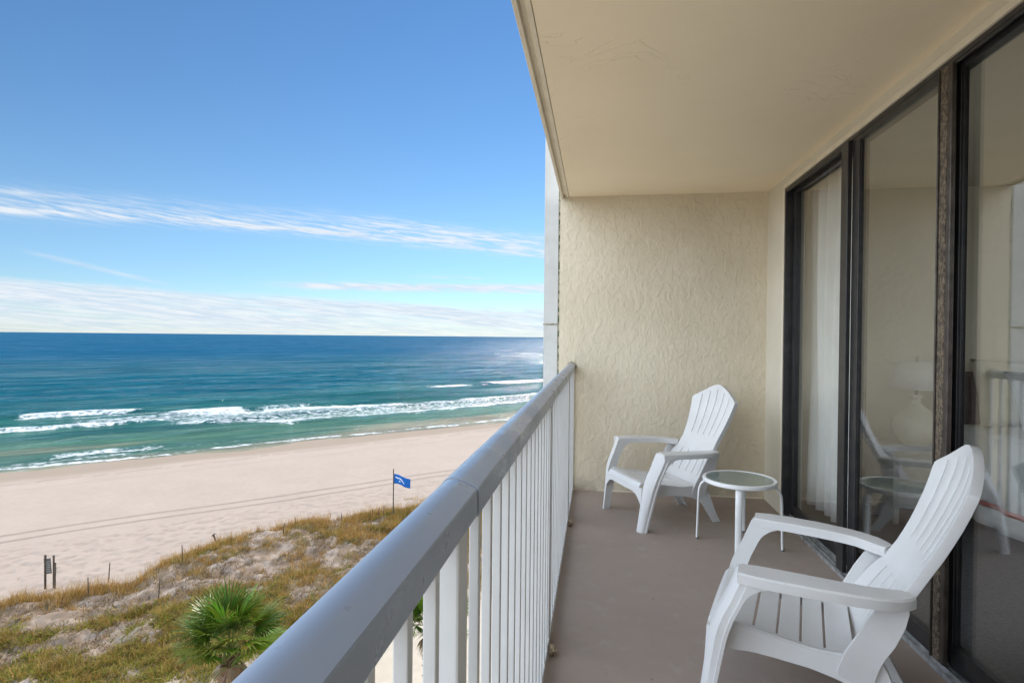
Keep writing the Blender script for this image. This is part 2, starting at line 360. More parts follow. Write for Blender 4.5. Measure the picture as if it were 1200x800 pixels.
def grass_density(s, n):
    t = toe(s); inl = sst(n, 20.5, 23.5)
    a = fbm(s*.45, n*.45, 81, 4); b = fbm(s*1.2, n*1.2, 85, 3)
    k = sst(t-n, .0, .8)*inl
    band = sst(t-n, 0, .6)*(1-sst(t-n, 1.6, 3.2))                       # tall grass along the seaward edge
    bare = sst(n, 28.0, 29.6)*(1-sst(s, 7.5, 11.5))                     # open sand behind it
    dens = np.where(bare > .5, sst(a*.4+b*.6, .47, .60)*.75, sst(a*.5+b*.5, .35, .50))
    dens = np.maximum(dens*k, band*sst(b*.6+a*.4, .36, .50)*k)
    stray = sst(n-t, -.4, .2)*(1-sst(n-t, 1.2, 2.0))*sst(b, .62, .74)*.7*(sst(s, 6, 9))
    return np.clip(np.maximum(dens, stray), 0, 1)
def grid_mesh(name, S1, N1, zf, colf=None, attr='tone'):
    ss, nn = np.meshgrid(S1, N1, indexing='ij'); s = ss.ravel(); n = nn.ravel()
    z = zf(s, n); xy = s[:, None]*SV + n[:, None]*NV
    V = np.column_stack([xy, z]).astype(np.float32)
    a, b = len(S1), len(N1); i = (np.arange(a-1)[:, None]*b + np.arange(b-1)[None]).ravel()
    F = np.column_stack([i, i+b, i+b+1, i+1]).astype(np.int32)
    return fast_mesh(name, V, F, colf(s, n) if colf else None)
def fast_mesh(name, V, F, col=None):
    me = bpy.data.meshes.new(name); me.vertices.add(len(V)); me.vertices.foreach_set('co', V.astype(np.float32).ravel())
    k = F.shape[1]; me.loops.add(F.size); me.loops.foreach_set('vertex_index', F.astype(np.int32).ravel())
    me.polygons.add(len(F)); me.polygons.foreach_set('loop_start', np.arange(0, F.size, k, dtype=np.int32))
    me.update(calc_edges=True)
    if col is not None:
        ca = me.color_attributes.new('tone', 'FLOAT_COLOR', 'POINT')
        ca.data.foreach_set('color', np.column_stack([col, np.ones(len(V))]).astype(np.float32).ravel())
    return me

# ------------------------------------------------------------------ THE SETTING: ground and water
S1 = np.concatenate([np.arange(-400, -40, 8), np.arange(-40, -9, 1.), np.arange(-9, 42, .12), np.arange(42, 110, .8), np.arange(110, 700, 10)])
N1 = np.concatenate([np.arange(-30, 14, 2.), np.arange(14, 47, .12), np.arange(47, 72, .3), np.arange(72, 100, 3)])
gm = grid_mesh('sand', S1, N1, lambda s, n: ground(s, n)[0], ground_col)
tag(link('sand', gm, M_sand, smooth=180), kind='structure')
bpy.data.objects['sand'].name = 'sand_ground'
ZW = -10.86
def wave_h(s, n):
    z = np.zeros_like(s)
    wob = (fbm(s*.03, n*.02, 101, 3)-.5)*14
    for wl, am, k in ((17, .10, 1.0), (9, .05, .8)):
        z = z+am*np.sin((n+wob*k+(fbm(s*.06, n*.06, 103, 2)-.5)*10)*2*np.pi/wl)
    z = z*sst(n, 74, 100)
    for c, am, wd, s0, s1 in BREAK:
        cc = c+(fbm(s*.11, s*0, int(c), 3)-.5)*3
        q = (n-cc)/wd; z = z+am*np.where(q > 0, np.exp(-(q*.55)**2), np.exp(-(q*2.2)**2))*sst(s, s0-3, s0+2)*(1-sst(s, s1-2, s1+4))
    z = z+(fbm(s*.5, n*1.0, 107, 4)-.5)*.10*sst(n, 66, 76)
    return z
BREAK = [(105, .55, 1.6, -9, 9), (92.0, .45, 1.3, -14, 8), (99, .5, 1.8, 12, 60), (88, .35, 1.3, 14, 90), (71, .22, .9, -2, 9), (119, .5, 2.0, -30, -9),
         (113, .25, 2, 16, 60), (80, .25, 1.5, 0, 60), (120, .45, 2, 82, 120)]
def water_z(s, n): return ZW+wave_h(s, n)
def foam_amt(s, n):
    w1 = (fbm(s*.12, s*0, 105, 3)-.5)*3
    f = np.zeros_like(s)
    edge = fbm(s*.5, n*.9, 121, 4)
    def band(c0, c1, s0, s1, soft=3, amp=1.):
        j = (fbm(s*.35, s*0+1, int(c0*3)+7, 4)-.5)*3.0
        return sst(n+j*.5, c0-.5, c0+.8)*(1-sst(n+j, c1-1.6, c1+.4))*sst(s, s0-soft, s0+soft)*(1-sst(s, s1-soft, s1+soft))*amp
    f = np.maximum(f, band(103.4, 107.2, -6, 8.5, 1.5, .78))
    f = np.maximum(f, band(100.5, 103.5, -2, 12, 3, .5))
    f = np.maximum(f, band(90.6, 93.6, -16, 8, 1.2, .75))
    f = np.maximum(f, band(93.0, 100.0, 0, 14, 3, .55))
    f = np.maximum(f, band(118.5, 120.0, -30, -9.5, 2, .8))
    cu = np.interp(s, [8, 12, 20, 28, 48, 70, 90, 130], [99, 102, 100.5, 99.5, 93.5, 94, 98, 100])
    cl = np.interp(s, [8, 12, 22, 40, 63, 90, 130], [88, 86, 80.5, 79.5, 82.5, 85, 86])
    t = (n-cl)/(cu-cl); jj = (fbm(s*.3, s*0+4, 141, 4)-.5)*.35
    inn = sst(t+jj, -.10, .14)*(1-sst(t+jj, .78, 1.12))*sst(s, 8, 13)
    dens = .52+.30*sst(t, .62, .86)+.22*(1-sst(t, .10, .28))+.12*(fbm(s*.25, n*.5, 181, 3)-.5)
    f = np.maximum(f, inn*dens)
    f = np.maximum(f, band(70.0, 72.2, -2, 7.5, 1.5, .7)); f = np.maximum(f, band(67.6, 70.0, -12, 6, 3, .5))
    sh = 65.9+(fbm(s*.13, s*0, 151, 3)-.5)*2.5; f = np.maximum(f, np.exp(-((n-sh-.9)/.7)**2)*.78*(.62+.38*sst(fbm(s*.3, s*0, 152, 3), .3, .5)))
    f = np.maximum(f, sst(s, 60, 70)*sst(n, 117, 118.5)*(1-sst(n, 120.5, 122.5))*sst(fbm(s*.15, n*.2, 171, 3), .42, .55)*.9*(1-sst(s, 105, 125)))
    f = np.maximum(f, (1-sst(n, 69, 78))*.22*sst(fbm(s*.4, n*.5, 161, 4), .45, .6))
    return np.column_stack([f, f, f])
WS = np.concatenate([-np.geomspace(60000, 60, 50), np.arange(-40, 62, .3), np.arange(62, 150, .7), np.geomspace(150, 60000, 60)])
WN = np.concatenate([np.arange(63, 124, .3), np.arange(124, 200, 1.2), np.geomspace(201, 60000, 90)])
wm = grid_mesh('sea', WS, WN, water_z, foam_amt)
def water_fn(t, b):
    o = t.obj(); x, y, z = t.sep(o)
    n = t.m('ADD', t.m('MULTIPLY', x, -.719), t.m('MULTIPLY', y, .695)); s = t.m('ADD', t.m('MULTIPLY', x, .695), t.m('MULTIPLY', y, .719))
    chop = t.noise(t.comb(t.m('MULTIPLY', s, .10), t.m('MULTIPLY', n, .42), 4), 1.0, 7, .66, .5)
    chop3 = t.noise(t.comb(t.m('MULTIPLY', s, .028), t.m('MULTIPLY', n, .13), 6), 1.0, 6, .66, .5)
    chop2 = t.noise(t.comb(t.m('MULTIPLY', s, .012), t.m('MULTIPLY', n, .045), 8), 1.0, 5, .62, .5)
    big = t.noise(t.comb(t.m('MULTIPLY', s, .012), t.m('MULTIPLY', n, .055), 0), 1, 5, .6)
    nn = t.m('ADD', n, t.m('MULTIPLY', t.m('SUBTRACT', big, .5), 60))
    c = t.mix(t.ramp(nn, 64, 74), (.33, .30, .20), (.085, .19, .125))
    c = t.mix(t.ramp(nn, 74, 102), c, (.022, .135, .125)); c = t.mix(t.ramp(nn, 98, 150), c, (.003, .110, .155)); c = t.mix(t.ramp(nn, 150, 420), c, (.004, .105, .205))
    c = t.mix(t.m('MULTIPLY', t.ramp(big, .45, .68), .35), c, t.mix(.5, c, (.002, .035, .09)))
    fa = t.new('ShaderNodeAttribute', attribute_name='tone').outputs['Fac']
    fo = t.sep(t.new('ShaderNodeAttribute', attribute_name='tone').outputs['Color'])[0]
    lace = t.noise(t.comb(t.m('MULTIPLY', s, .55), n, 0), 1.9, 7, .72, .7)
    thr = t.m('SUBTRACT', .70, t.m('MULTIPLY', fo, .36))
    fm = t.m('MULTIPLY', t.ramp(lace, t.m('SUBTRACT', thr, .07), t.m('ADD', thr, .12)), t.ramp(fo, .02, .2))
    cap = t.m('MULTIPLY', t.ramp(t.noise(t.comb(t.m('MULTIPLY', s, .12), t.m('MULTIPLY', n, .5), 5), 1, 4, .6), .735, .775), t.ramp(n, 110, 130))
    fm = t.m('MINIMUM', t.m('ADD', fm, t.m('MULTIPLY', cap, .7)), 1)
    t.put(b.inputs['Base Color'], t.mix(fm, t.mix(t.m('MAXIMUM', t.ramp(chop, .40, .60, .32, 0), t.ramp(chop3, .38, .56, .40, 0)), c, (.0, .028, .055)), (.82, .84, .85)))
    t.put(b.inputs['Roughness'], t.m('ADD', .12, t.m('MULTIPLY', fm, .6)))
    dist = t.m('POWER', t.ramp(n, 100, 900, 0, 1, False), .5)
    h1 = t.noise(t.comb(t.m('MULTIPLY', s, .30), t.m('MULTIPLY', n, .9), 0), .55, 7, .62, .4)
    h2 = t.noise(t.comb(t.m('MULTIPLY', s, .5), n, 9), 2.6, 5, .6, .3)
    h3 = t.noise(t.comb(t.m('MULTIPLY', s, .03), t.m('MULTIPLY', n, .12), 2), .9, 6, .6, .4)
    hh = t.m('ADD', t.m('ADD', t.m('MULTIPLY', h1, 1.1), t.m('MULTIPLY', h2, .16)), t.m('MULTIPLY', h3, 5.0))
    t.put(b.inputs['Normal'], t.bump(hh, 1.0, .8))
    b.inputs['Specular IOR Level'].default_value = 0
    nrm = b.inputs['Normal'].links[0].from_socket
    fr = t.new('ShaderNodeFresnel'); fr.inputs[0].default_value = 1.33; t.l.new(nrm, fr.inputs['Normal'])
    gl = t.new('ShaderNodeBsdfGlossy'); t.put(gl.inputs[0], (1, 1, 1)); t.put(gl.inputs['Roughness'], t.ramp(n, 140, 600, .05, .30)); t.l.new(nrm, gl.inputs['Normal'])
    fac = t.m('MULTIPLY', t.m('MINIMUM', t.m('MULTIPLY', fr.outputs[0], .75), t.m('MULTIPLY', t.ramp(n, 90, 450, .36, .10), t.m('MULTIPLY', t.m('MULTIPLY', t.ramp(chop, .34, .66, .3, 1.7), t.ramp(chop3, .36, .64, .35, 1.65)), t.ramp(chop2, .35, .65, .55, 1.45)))), t.m('SUBTRACT', 1, fm))
    mx = t.new('ShaderNodeMixShader'); t.l.new(fac, mx.inputs[0]); t.l.new(b.outputs[0], mx.inputs[1]); t.l.new(gl.outputs[0], mx.inputs[2])
    t.l.new(mx.outputs[0], t.n['Material Output'].inputs[0])
M_sea = mat('sea_water', (.02, .1, .14), .12, 0, .5, water_fn)
tag(link('sea', wm, M_sea, smooth=180), kind='structure')
# seabed under everything out to the horizon
bm = bmesh.new(); bm.faces.new([bm.verts.new(p) for p in ((-60000, -60000, -12.6), (60000, -60000, -12.6), (60000, 60000, -12.6), (-60000, 60000, -12.6))])
tag(bmobj('seabed_ground', bm, M_wood), kind='structure')

# ------------------------------------------------------------------ the building
YE, XW, CZ = 4.79, 1.335, 2.44       # end wall, door wall, ceiling height
YB = -3.6
tag(bx('balcony_floor', (-.305, 1.33, YB, YE, -.16, 0), M_floor), kind='structure')
bm = bmesh.new(); box(bm, -.238, 1.47, YB, YE, CZ, CZ+.16); bmobj_c = bmobj('balcony_ceiling', bm, M_ceil); tag(bmobj_c, kind='structure')
# drip edge along the slab: outer lip, groove, inner lip
t0 = empty('slab_edge_trim', (-.27, 0, CZ), 'cream painted drip edge with a groove along the seaward side of the balcony ceiling', 'trim')
def loc_parts(o, root):
    o.parent = root; o.location = [-v for v in root.location]; return o
bm = bmesh.new()
prof = [(-.305, CZ-.012), (-.286, CZ-.012), (-.284, CZ+.012), (-.262, CZ+.012), (-.260, CZ-.004), (-.240, CZ-.004), (-.240, CZ+.17), (-.305, CZ+.17)]
loft(bm, [[(x, y, z) for x, z in prof] for y in (YB, 1.2, YE-.002)])
loc_parts(bmobj('edge_strip', bm, M_trim, bev=.002), t0)
# end wall, with the mossy joint and the cladding panel outside it
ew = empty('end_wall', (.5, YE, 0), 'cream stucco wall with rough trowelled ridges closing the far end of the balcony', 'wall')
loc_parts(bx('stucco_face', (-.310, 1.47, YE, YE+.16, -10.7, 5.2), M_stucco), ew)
loc_parts(bx('wall_joint', (-.322, -.3105, YE+.004, YE+.15, -10.7, 5.2), M_moss), ew)
bm = bmesh.new(); box(bm, .02, 1.32, YE-.004, YE-.0005, .0, .012)
loc_parts(bmobj('base_sealant', bm, M_trim), ew)
cp = empty('cladding_panel', (-.38, YE, 0), 'pale grey vertical cladding panel beyond the stucco wall beside the sea', 'cladding')
for z0, z1 in ((1.385, 5.2), (-1.2, 1.373), (-4, -1.21), (-10.7, -4.01)):
    loc_parts(bx('panel', (-.434, -.3235, YE+.001, YE+.5, z0, z1), M_clad, bev=.002), cp)
loc_parts(bx('flashing', (-.445, -.32, YE-.004, YE+.5, 1.373, 1.385), M_moss), cp)
loc_parts(bx('edge_strip', (-.441, -.434, YE+.001, YE+.5, -10.7, 5.2), M_rail), cp)
# near end wall behind the camera
nw_ = empty('near_end_wall', (.5, YB, 0), 'cream stucco wall at the near end of the balcony behind the viewer', 'wall')
loc_parts(bx('stucco_face', (-.32, 1.47, YB-.16, YB, -10.7, 5.2), M_stucco), nw_)
# door wall: strip over the head, jamb return, wall beyond the last panel
DY0, DY1, DH = .56, 4.36, 2.352
dw = empty('door_wall', (XW, 2.4, 0), 'cream plastered wall strip framing the sliding glass doors', 'wall')
bm = bmesh.new()
box(bm, XW, 1.47, DY1, YE, 0, CZ); box(bm, XW, 1.47, YB, DY0, 0, CZ); box(bm, XW, 1.47, DY0, DY1, DH, CZ)
loc_parts(bmobj('plaster_face', bm, M_wallpaint), dw)
bm = bmesh.new(); box(bm, XW-.010, XW-.0005, DY0, DY1+.03, DH+.004, DH+.034); box(bm, XW-.010, XW-.0005, DY1+.002, DY1+.03, 0, DH+.0035)
loc_parts(bmobj('bead', bm, M_trim, bev=.003), dw)
# body of the building round it (storeys above and below)
bb = empty('condominium_building', (6, 2, -10.7), 'cream concrete condominium block that the balcony belongs to', 'building')
bm = bmesh.new(); box(bm, 1.475, 14, -9, 18, -10.7, -.17); box(bm, 1.475, 14, -9, 18, 2.62, 5.4); box(bm, 1.475, 7.195, 5.3, 18, -.165, 2.615); box(bm, 1.475, 7.195, -9, -1.6, -.165, 2.615)
loc_parts(bmobj('storeys', bm, M_wallpaint), bb)
for z_ in (-2.9, -5.6, -8.3): loc_parts(bx('balcony_slab', (-.305, 1.47, YB, YE-.001, z_, z_+.16), M_wallpaint), bb)

# bedroom shell
tag(bx('bedroom_floor', (1.335+.11, 7.0, -1.0, 5.0, -.16, -.004), M_carpet), kind='structure')
tag(bx('bedroom_ceiling', (1.472, 7.0, -1.0, 5.0, 2.46, 2.6), M_roomwall), kind='structure')
rw = empty('bedroom_walls', (4, 2, 0), 'dim olive beige bedroom walls seen through the sliding glass', 'wall')
bm = bmesh.new(); box(bm, 1.472, 7.1, 4.86, 5.0, -.003, 2.459); box(bm, 1.472, 7.1, -1.1, -.95, -.003, 2.459); box(bm, 6.6, 6.75, -.949, .1, -.003, 2.459); box(bm, 6.6, 6.75, 4.5, 4.859, -.003, 2.459); box(bm, 6.6, 6.75, .101, 4.499, -.003, .3); box(bm, 6.6, 6.75, .101, 4.499, 2.3, 2.459)  # wide opening in the unseen far wall, added to let daylight in
loc_parts(bmobj('plaster_face', bm, M_roomwall), rw)

# sliding glass doors
sd_ = empty('sliding_glass_door', (XW, 2.4, 0), 'sliding glass doors in black and bronze frames along the right of the balcony', 'sliding door')
bm = bmesh.new()
x0, x1 = XW-.006, XW+.10
box(bm, x0, x1, DY1-.022, DY1-.001, .0, DH-.001); box(bm, x0, x1, DY0+.001, DY0+.03, .0, DH-.001); box(bm, x0, x1, DY0+.0305, DY1-.0225, DH-.022, DH-.001)
box(bm, x0+.002, x0+.010, DY0+.031, DY1-.023, DH-.034, DH-.0225)
loc_parts(bmobj('door_frame', bm, M_black, bev=.002), sd_)
bm = bmesh.new()
yy = (DY0+.031, DY1-.023)
box(bm, XW-.030, XW+.10, *yy, .0005, .010)
for xa, xb, h in ((-.030, -.024, .020), (-.004, .002, .026), (.022, .026, .020), (.044, .050, .026), (.092, .1, .024)): box(bm, XW+xa, XW+xb, yy[0], yy[1], .0105, h)
loc_parts(bmobj('track', bm, M_alu, bev=.001), sd_)
def panel(ya, yb, xc, ma, mb, w0=.045, w1=.045, bot=.07, th=.030, label=None):
    zb, zt = .028, DH-.0235
    bm = bmesh.new(); xa, xb = xc-th/2, xc+th/2
    box(bm, xa, xb, yb-w1, yb, zb, zt); box(bm, xa, xb, ya+w0+.0005, yb-w1-.0005, zt-.026, zt); box(bm, xa, xb, ya+w0+.0005, yb-w1-.0005, zb, zb+bot)
    o = loc_parts(bmobj('door_panel', bm, ma, bev=.002), sd_)
    bm = bmesh.new(); box(bm, xa, xb, ya, ya+w0, zb, zt)
    st = bmobj('stile', bm, mb, bev=.002); st.parent = o
    bm = bmesh.new(); box(bm, xc-.003, xc+.003, ya+w0-.004, yb-w1+.004, zb+bot-.004, zt-.022)
    g = bmobj('glass_pane', bm, M_glass); g.parent = o
    bm = bmesh.new()
    for p in ((ya+w0+.0006, ya+w0+.007, zb+bot, zt-.0265), (yb-w1-.007, yb-w1-.0006, zb+bot, zt-.0265)): box(bm, xc-.009, xc-.0035, *p)
    gs = bmobj('gasket', bm, M_black); gs.parent = o
    return o
xo, xi = XW+.012, XW+.060
panel(3.25, 4.335, xi, M_black, M_black)
panel(2.44, 3.265, xo, M_black, M_bronze, .03, .080)
panel(1.50, 2.455, xi-.02, M_black, M_bronze, .05, .05, .085)
panel(.595, 1.49, xi-.02, M_bronze, M_bronze)
# corroded jamb post between the second and the third panel
bm = bmesh.new(); box(bm, XW-.016, XW-.0035, 2.4185, 2.462, .03, DH-.024)
loc_parts(bmobj('meeting_stile', bm, M_crust, bev=.004), sd_)
bm = bmesh.new(); box(bm, XW-.022, XW-.0035, 2.4625, 2.470, .03, DH-.024); box(bm, XW-.014, XW+.004, 2.392, 2.418, .03, DH-.024)
loc_parts(bmobj('cover_strip', bm, M_bronze, bev=.003), sd_)
bm = bmesh.new(); box(bm, XW-.026, XW-.0035, 3.267, 3.350, .03, DH-.024)
loc_parts(bmobj('interlock', bm, M_black, bev=.003), sd_)

# ------------------------------------------------------------------ railing
rl = empty('balcony_railing', (-.195, 0, 0), 'white painted metal balcony railing with rounded cap rail and square balusters', 'railing')
def caprail(y0, y1, g=0.0):
    pr = []
    bz = []
    for k in range(13):
        t_ = k/12; u_ = 1-t_; w4 = (u_**3, 3*u_*u_*t_, 3*u_*t_*t_, t_**3)
        bz.append((sum(q*p for q, p in zip(w4, (-.196, -.213, -.2325, -.2330))), sum(q*p for q, p in zip(w4, (1.0522, 1.0600, 1.0560, 1.030)))))
    for x, z in [(-.1735, 1.0405), (-.1750, 1.0428)]+bz+[(-.2325, 1.018), (-.2312, 1.008), (-.2265, 1.002), (-.180, 1.000), (-.175, 1.0012), (-.1735, 1.0045)]:
        pr.append((-.2075+(x+.2075)*(1+g*28), 1.03+(z-1.03)*(1+g*28)))
    bm = bmesh.new(); V = loft(bm, [[(x, y, z) for x, z in pr] for y in (y0, y1)]); return bm
for y0, y1, g_ in ((YB+.002, .8355, 0), (.8415, 2.43, .0016), (2.436, 4.784, .0008)):
    loc_parts(bmobj('top_rail', caprail(y0, y1, g_), M_cap, smooth=24), rl)
bm = bmesh.new(); pr = caprail(.8355, .8415, -.004); loc_parts(bmobj('rail_joint', pr, M_black), rl)
loc_parts(bmobj('rail_joint', caprail(2.43, 2.436, -.004), M_black), rl)
bm = bmesh.new(); tube(bm, [(-.203, 4.772, 1.030), (-.203, 4.789, 1.030)], .040, 20); loc_parts(bmobj('end_flange', bm, M_brass, bev=.003), rl)
posts = (-2.41, -.80, .752, 2.335, 3.93)
for yp in posts:
    loc_parts(bx('post', (-.226, -.180, yp, yp+.054, -.05, 1.001), M_rail, bev=.004), rl)
    loc_parts(bx('base_bracket', (-.245, -.178, yp-.02, yp+.074, -.0495, .022), M_alu, bev=.003), rl)
ys = [y for y in np.concatenate([np.arange(.541-.1*40, .66, .1), np.arange(.885, 2.32, .1045), np.arange(2.43, 3.92, .1045), np.arange(4.03, 4.78, .1045)])]
for y in ys:
    if any(p-.012 < y < p+.06 for p in posts) or y < YB+.03: continue
    loc_parts(bx('baluster', (-.1965, -.1805, y, y+.016, .035, 1.001), M_rail, bev=.0015), rl)
loc_parts(bx('bottom_rail', (-.206, -.1775, YB+.002, 4.786, .012, .040), M_rail, bev=.003), rl)
for i, yy_ in enumerate((2.277, 3.863)):
    a_ = empty('anchor_cap', (-.160, yy_, .0), ['small dull brass anchor cap at the foot of the railing nearest the viewer', 'small dull brass anchor cap at the foot of the railing near the far chair'][i], 'anchor cap', 'brass caps along the foot of the railing')
    bm = bmesh.new(); tube(bm, [(-.176, 0, .022), (-.004, 0, .022)] if 0 else [(-.012, 0, .020), (.006, 0, .020)], [.024, .021], 18)
    p_ = bmobj('flange', bm, M_brass, a_, smooth=40)
    bm = bmesh.new(); tube(bm, [(.0065, 0, .020), (.016, 0, .020)], [.010, .008], 12); bmobj('bolt', bm, M_brass, a_, smooth=40)

# ------------------------------------------------------------------ adirondack chairs
def make_chair(name, loc, rz, label):
    root = empty(name, loc, label, 'chair', 'white resin garden chairs on the balcony', rz)
    zs_top = lambda y: np.interp(y, [-.06, 0, .08, .17, .26, .34, .385], [.272, .260, .262, .276, .292, .308, .311])
    sw = lambda y: np.interp(y, [-.06, .05, .2, .34, .40], [.186, .196, .208, .222, .226])
    # seat: cross slats with gaps, rolled front slat and side borders
    bm = bmesh.new()
    edges = [(-.045, .034), (.042, .106), (.114, .178), (.186, .250)]
    for a, b in edges:
        ys_ = np.linspace(a, b, 5); rings = []
        for y in ys_:
            z = float(zs_top(y)); wd = float(sw(y))-.0
            rings.append([(-wd, y, z), (-wd*.5, y, z-.004), (0, y, z-.005), (wd*.5, y, z-.004), (wd, y, z), (wd, y, z-.014), (0, y, z-.019), (-wd, y, z-.014)])
        loft(bm, rings)
    fp = [(.258, .2915), (.30, .2995), (.335, .306), (.365, .310), (.385, .306), (.398, .292), (.404, .270), (.404, .245)]
    rings = []
    for i, (y, z) in enumerate(fp):
        wd = .226; a_ = fp[max(i-1, 0)]; b_ = fp[min(i+1, len(fp)-1)]
        tx, tz = b_[0]-a_[0], b_[1]-a_[1]; l = math.hypot(tx, tz); nx, nz = tz/l*.014, -tx/l*.014
        rings.append([(-wd, y, z), (0, y, z-.002), (wd, y, z), (wd, y+nx, z+nz), (0, y+nx, z+nz-.002), (-wd, y+nx, z+nz)])
    loft(bm, rings)
    for sx in (-1, 1):
        rings = []
        for y in np.linspace(-.06, .36, 12):
            z = float(zs_top(y)); wi = float(sw(y))
            rings.append([(sx*(wi+.0005), y, z+.001), (sx*(wi+.030), y, z+.006), (sx*(wi+.036), y, z), (sx*(wi+.034), y, z-.02), (sx*(wi+.0005), y, z-.016)])
        loft(bm, rings)
    bmobj('seat', bm, M_resin, root, smooth=35, bev=.002)
    # front apron with its arched lower edge
    bm = bmesh.new(); rings = []
    for x in np.linspace(-.262, .262, 25):
        q = abs(x)/.262; zb_ = .242-.075*max(0, (q-.55)/.45)**2.2
        zt_ = .300-.004*(1-q)
        yf = .400+.006*(1-q*q)
        rings.append([(x, yf, zt_-.02), (x, yf+.006, zb_), (x, yf-.008, zb_-.001), (x, yf-.012, zt_-.02)])
    loft(bm, rings); bmobj('apron', bm, M_resin, root, smooth=35)
    for sx in (-1, 1):
        # arm
        mid = [(.318, .292, .519, .052), (.3195, .24, .519, .054), (.319, .16, .518, .055), (.314, .06, .515, .054), (.303, -.03, .511, .051), (.290, -.085, .508, .048), (.268, -.13, .504, .046), (.244, -.158, .501, .040), (.222, -.182, .498, .028)]
        bm = bmesh.new(); rings = []
        for i, (x, y, z, hw) in enumerate(mid):
            a_ = mid[max(i-1, 0)]; b_ = mid[min(i+1, len(mid)-1)]; dx, dy = b_[0]-a_[0], b_[1]-a_[1]; l = math.hypot(dx, dy); nx, ny = -dy/l, dx/l
            if i == 0: hw -= .006
            h = .034
            sec = [(-hw, -h), (-hw, -.006), (-hw+.006, 0), (0, .0025), (hw-.006, 0), (hw, -.006), (hw, -h), (hw-.010, -h), (hw-.014, -.012), (-hw+.014, -.012), (-hw+.010, -h)]
            rings.append([(sx*(x+nx*u_), y+ny*u_, z+v_) for u_, v_ in sec])
        x, y, z, hw = mid[0]
        loft(bm, rings)
        # plate closing the arm nose over the leg
        bmobj('arm', bm, M_resin, root, smooth=40)
        # front leg: tapering, raked forward, with the rounded bracket under the arm
        bm = bmesh.new(); rings = []
        R_ = .065
        for z in (.512, .500, .490, .482, .475, .468, .455, .440, .420, .40, .36, .32, .28, .2, .1, .0):
            yf = float(np.interp(z, [0, .1, .2, .30, .36, .42, .50, .52], [.428, .415, .402, .388, .366, .338, .306, .294]))
            th = float(np.interp(z, [0, .3, .45], [.050, .066, .062])); yb_ = yf-th
            if z > .484-R_+.0001:
                q = min(1, (.484-z)/R_) if z < .484 else 0; q = max(q, 0)
                yb_ = yb_-(R_-math.sqrt(max(R_*R_-(R_*(1-q))**2, 0)))
            xi_ = float(np.interp(z, [0, .3, .5], [.250, .262, .270])); xo_ = float(np.interp(z, [0, .15, .32, .5], [.300, .318, .350, .366]))
            lip = .007
            yfl = yf-th+.014; ym = yf-.35*th
            rings.append([(sx*xi_, yb_, z), (sx*xi_, yf, z), (sx*(xi_+.40*(xo_-xi_)), yf-.002, z), (sx*(xi_+.72*(xo_-xi_)), yf-.012, z), (sx*(xo_-.004), ym-.006, z), (sx*(xo_-.003), yfl, z), (sx*(xo_+.004), yfl-.002, z), (sx*(xo_+.004), yb_, z)])
        loft(bm, rings); bmobj('leg', bm, M_resin, root, smooth=40)
        # side rail under the seat: curved lower edge
        bm = bmesh.new(); rings = []
        for y in np.linspace(.34, -.055, 18):
            zt_ = float(zs_top(y))+.004; zb_ = float(np.interp(y, [-.10, -.05, 0, .08, .18, .26, .34], [.135, .165, .188, .206, .216, .222, .215]))
            xo_ = float(sw(y))+.040
            rings.append([(sx*xo_, y, zt_), (sx*(xo_+.006), y, zb_), (sx*(xo_-.014), y, zb_), (sx*(xo_-.012), y, zt_-.01)])
        loft(bm, rings); bmobj('side_rail', bm, M_resin, root, smooth=40, bev=.002)
        # wing that carries the back end of the arm down to the seat
        bm = bmesh.new(); rings = []
        for z, ya_, yb_, xo_ in ((.478, -.178, -.120, .262), (.45, -.182, -.100, .262), (.40, -.172, -.070, .260), (.34, -.148, -.040, .259), (.29, -.122, -.015, .254), (.255, -.110, -.005, .246), (.215, -.10, .005, .239), (.190, -.10, .0, .2335)):
            rings.append([(sx*xo_, ya_, z), (sx*xo_, yb_, z), (sx*(xo_-.011), yb_, z), (sx*(xo_-.011), ya_, z)])
        loft(bm, rings); bmobj('arm_support', bm, M_resin, root, smooth=40, bev=.002)
        # rear leg
        bm = bmesh.new(); rings = []
        for z, yc, hy, xo_ in ((.275, -.070, .042, .218), (.23, -.085, .052, .218), (.17, -.112, .048, .221), (.10, -.148, .036, .226), (.04, -.185, .030, .222), (0, -.210, .029, .222)):
            rings.append([(sx*xo_, yc-hy, z), (sx*xo_, yc+hy, z), (sx*(xo_-.014), yc+hy, z), (sx*(xo_-.016), yc-hy+.016, z), (sx*(xo_-.046), yc-hy+.012, z), (sx*(xo_-.046), yc-hy, z)])
        loft(bm, rings); bmobj('leg', bm, M_resin, root, smooth=40, bev=.002)
    # backrest: curved sheet with slits and a turned rim
    CY = lambda z: float(np.interp(z, [.22, .27, .35, .43, .52, .63, .74, .82, .88, .935], [-.040, -.066, -.113, -.158, -.210, -.268, -.317, -.345, -.358, -.366]))
    HW = lambda z: float(np.interp(z, [.22, .28, .34, .40, .47, .52, .58, .66, .74, .81], [.205, .238, .252, .243, .212, .200, .204, .220, .236, .250]))
    arch = lambda u: float(np.interp(abs(u), [0, .12, .25, .4, .6, .8, .93, 1], [.935, .932, .921, .905, .880, .855, .838, .826]))
    slit = [-.64, -.32, 0, .32, .64]; us = [-1, -.93]
    for s_ in slit: us += [s_-.16, s_-.0125, s_+.0125]
    us += [.80, .93, 1]; us = sorted(us)
    zr = [.22, .26, .30, .315, .36, .41, .455, .462, .50, .535, .565, .572, .62, .67, .72, .77, .81]
    rows = []
    for z in zr: rows.append([(u*HW(z), z) for u in us])
    for t_ in (.25, .5, .68, .72, .86, 1.0): rows.append([(u*HW(.81), .81+t_*(arch(u)-.81)) for u in us])
    bm = bmesh.new(); V = []
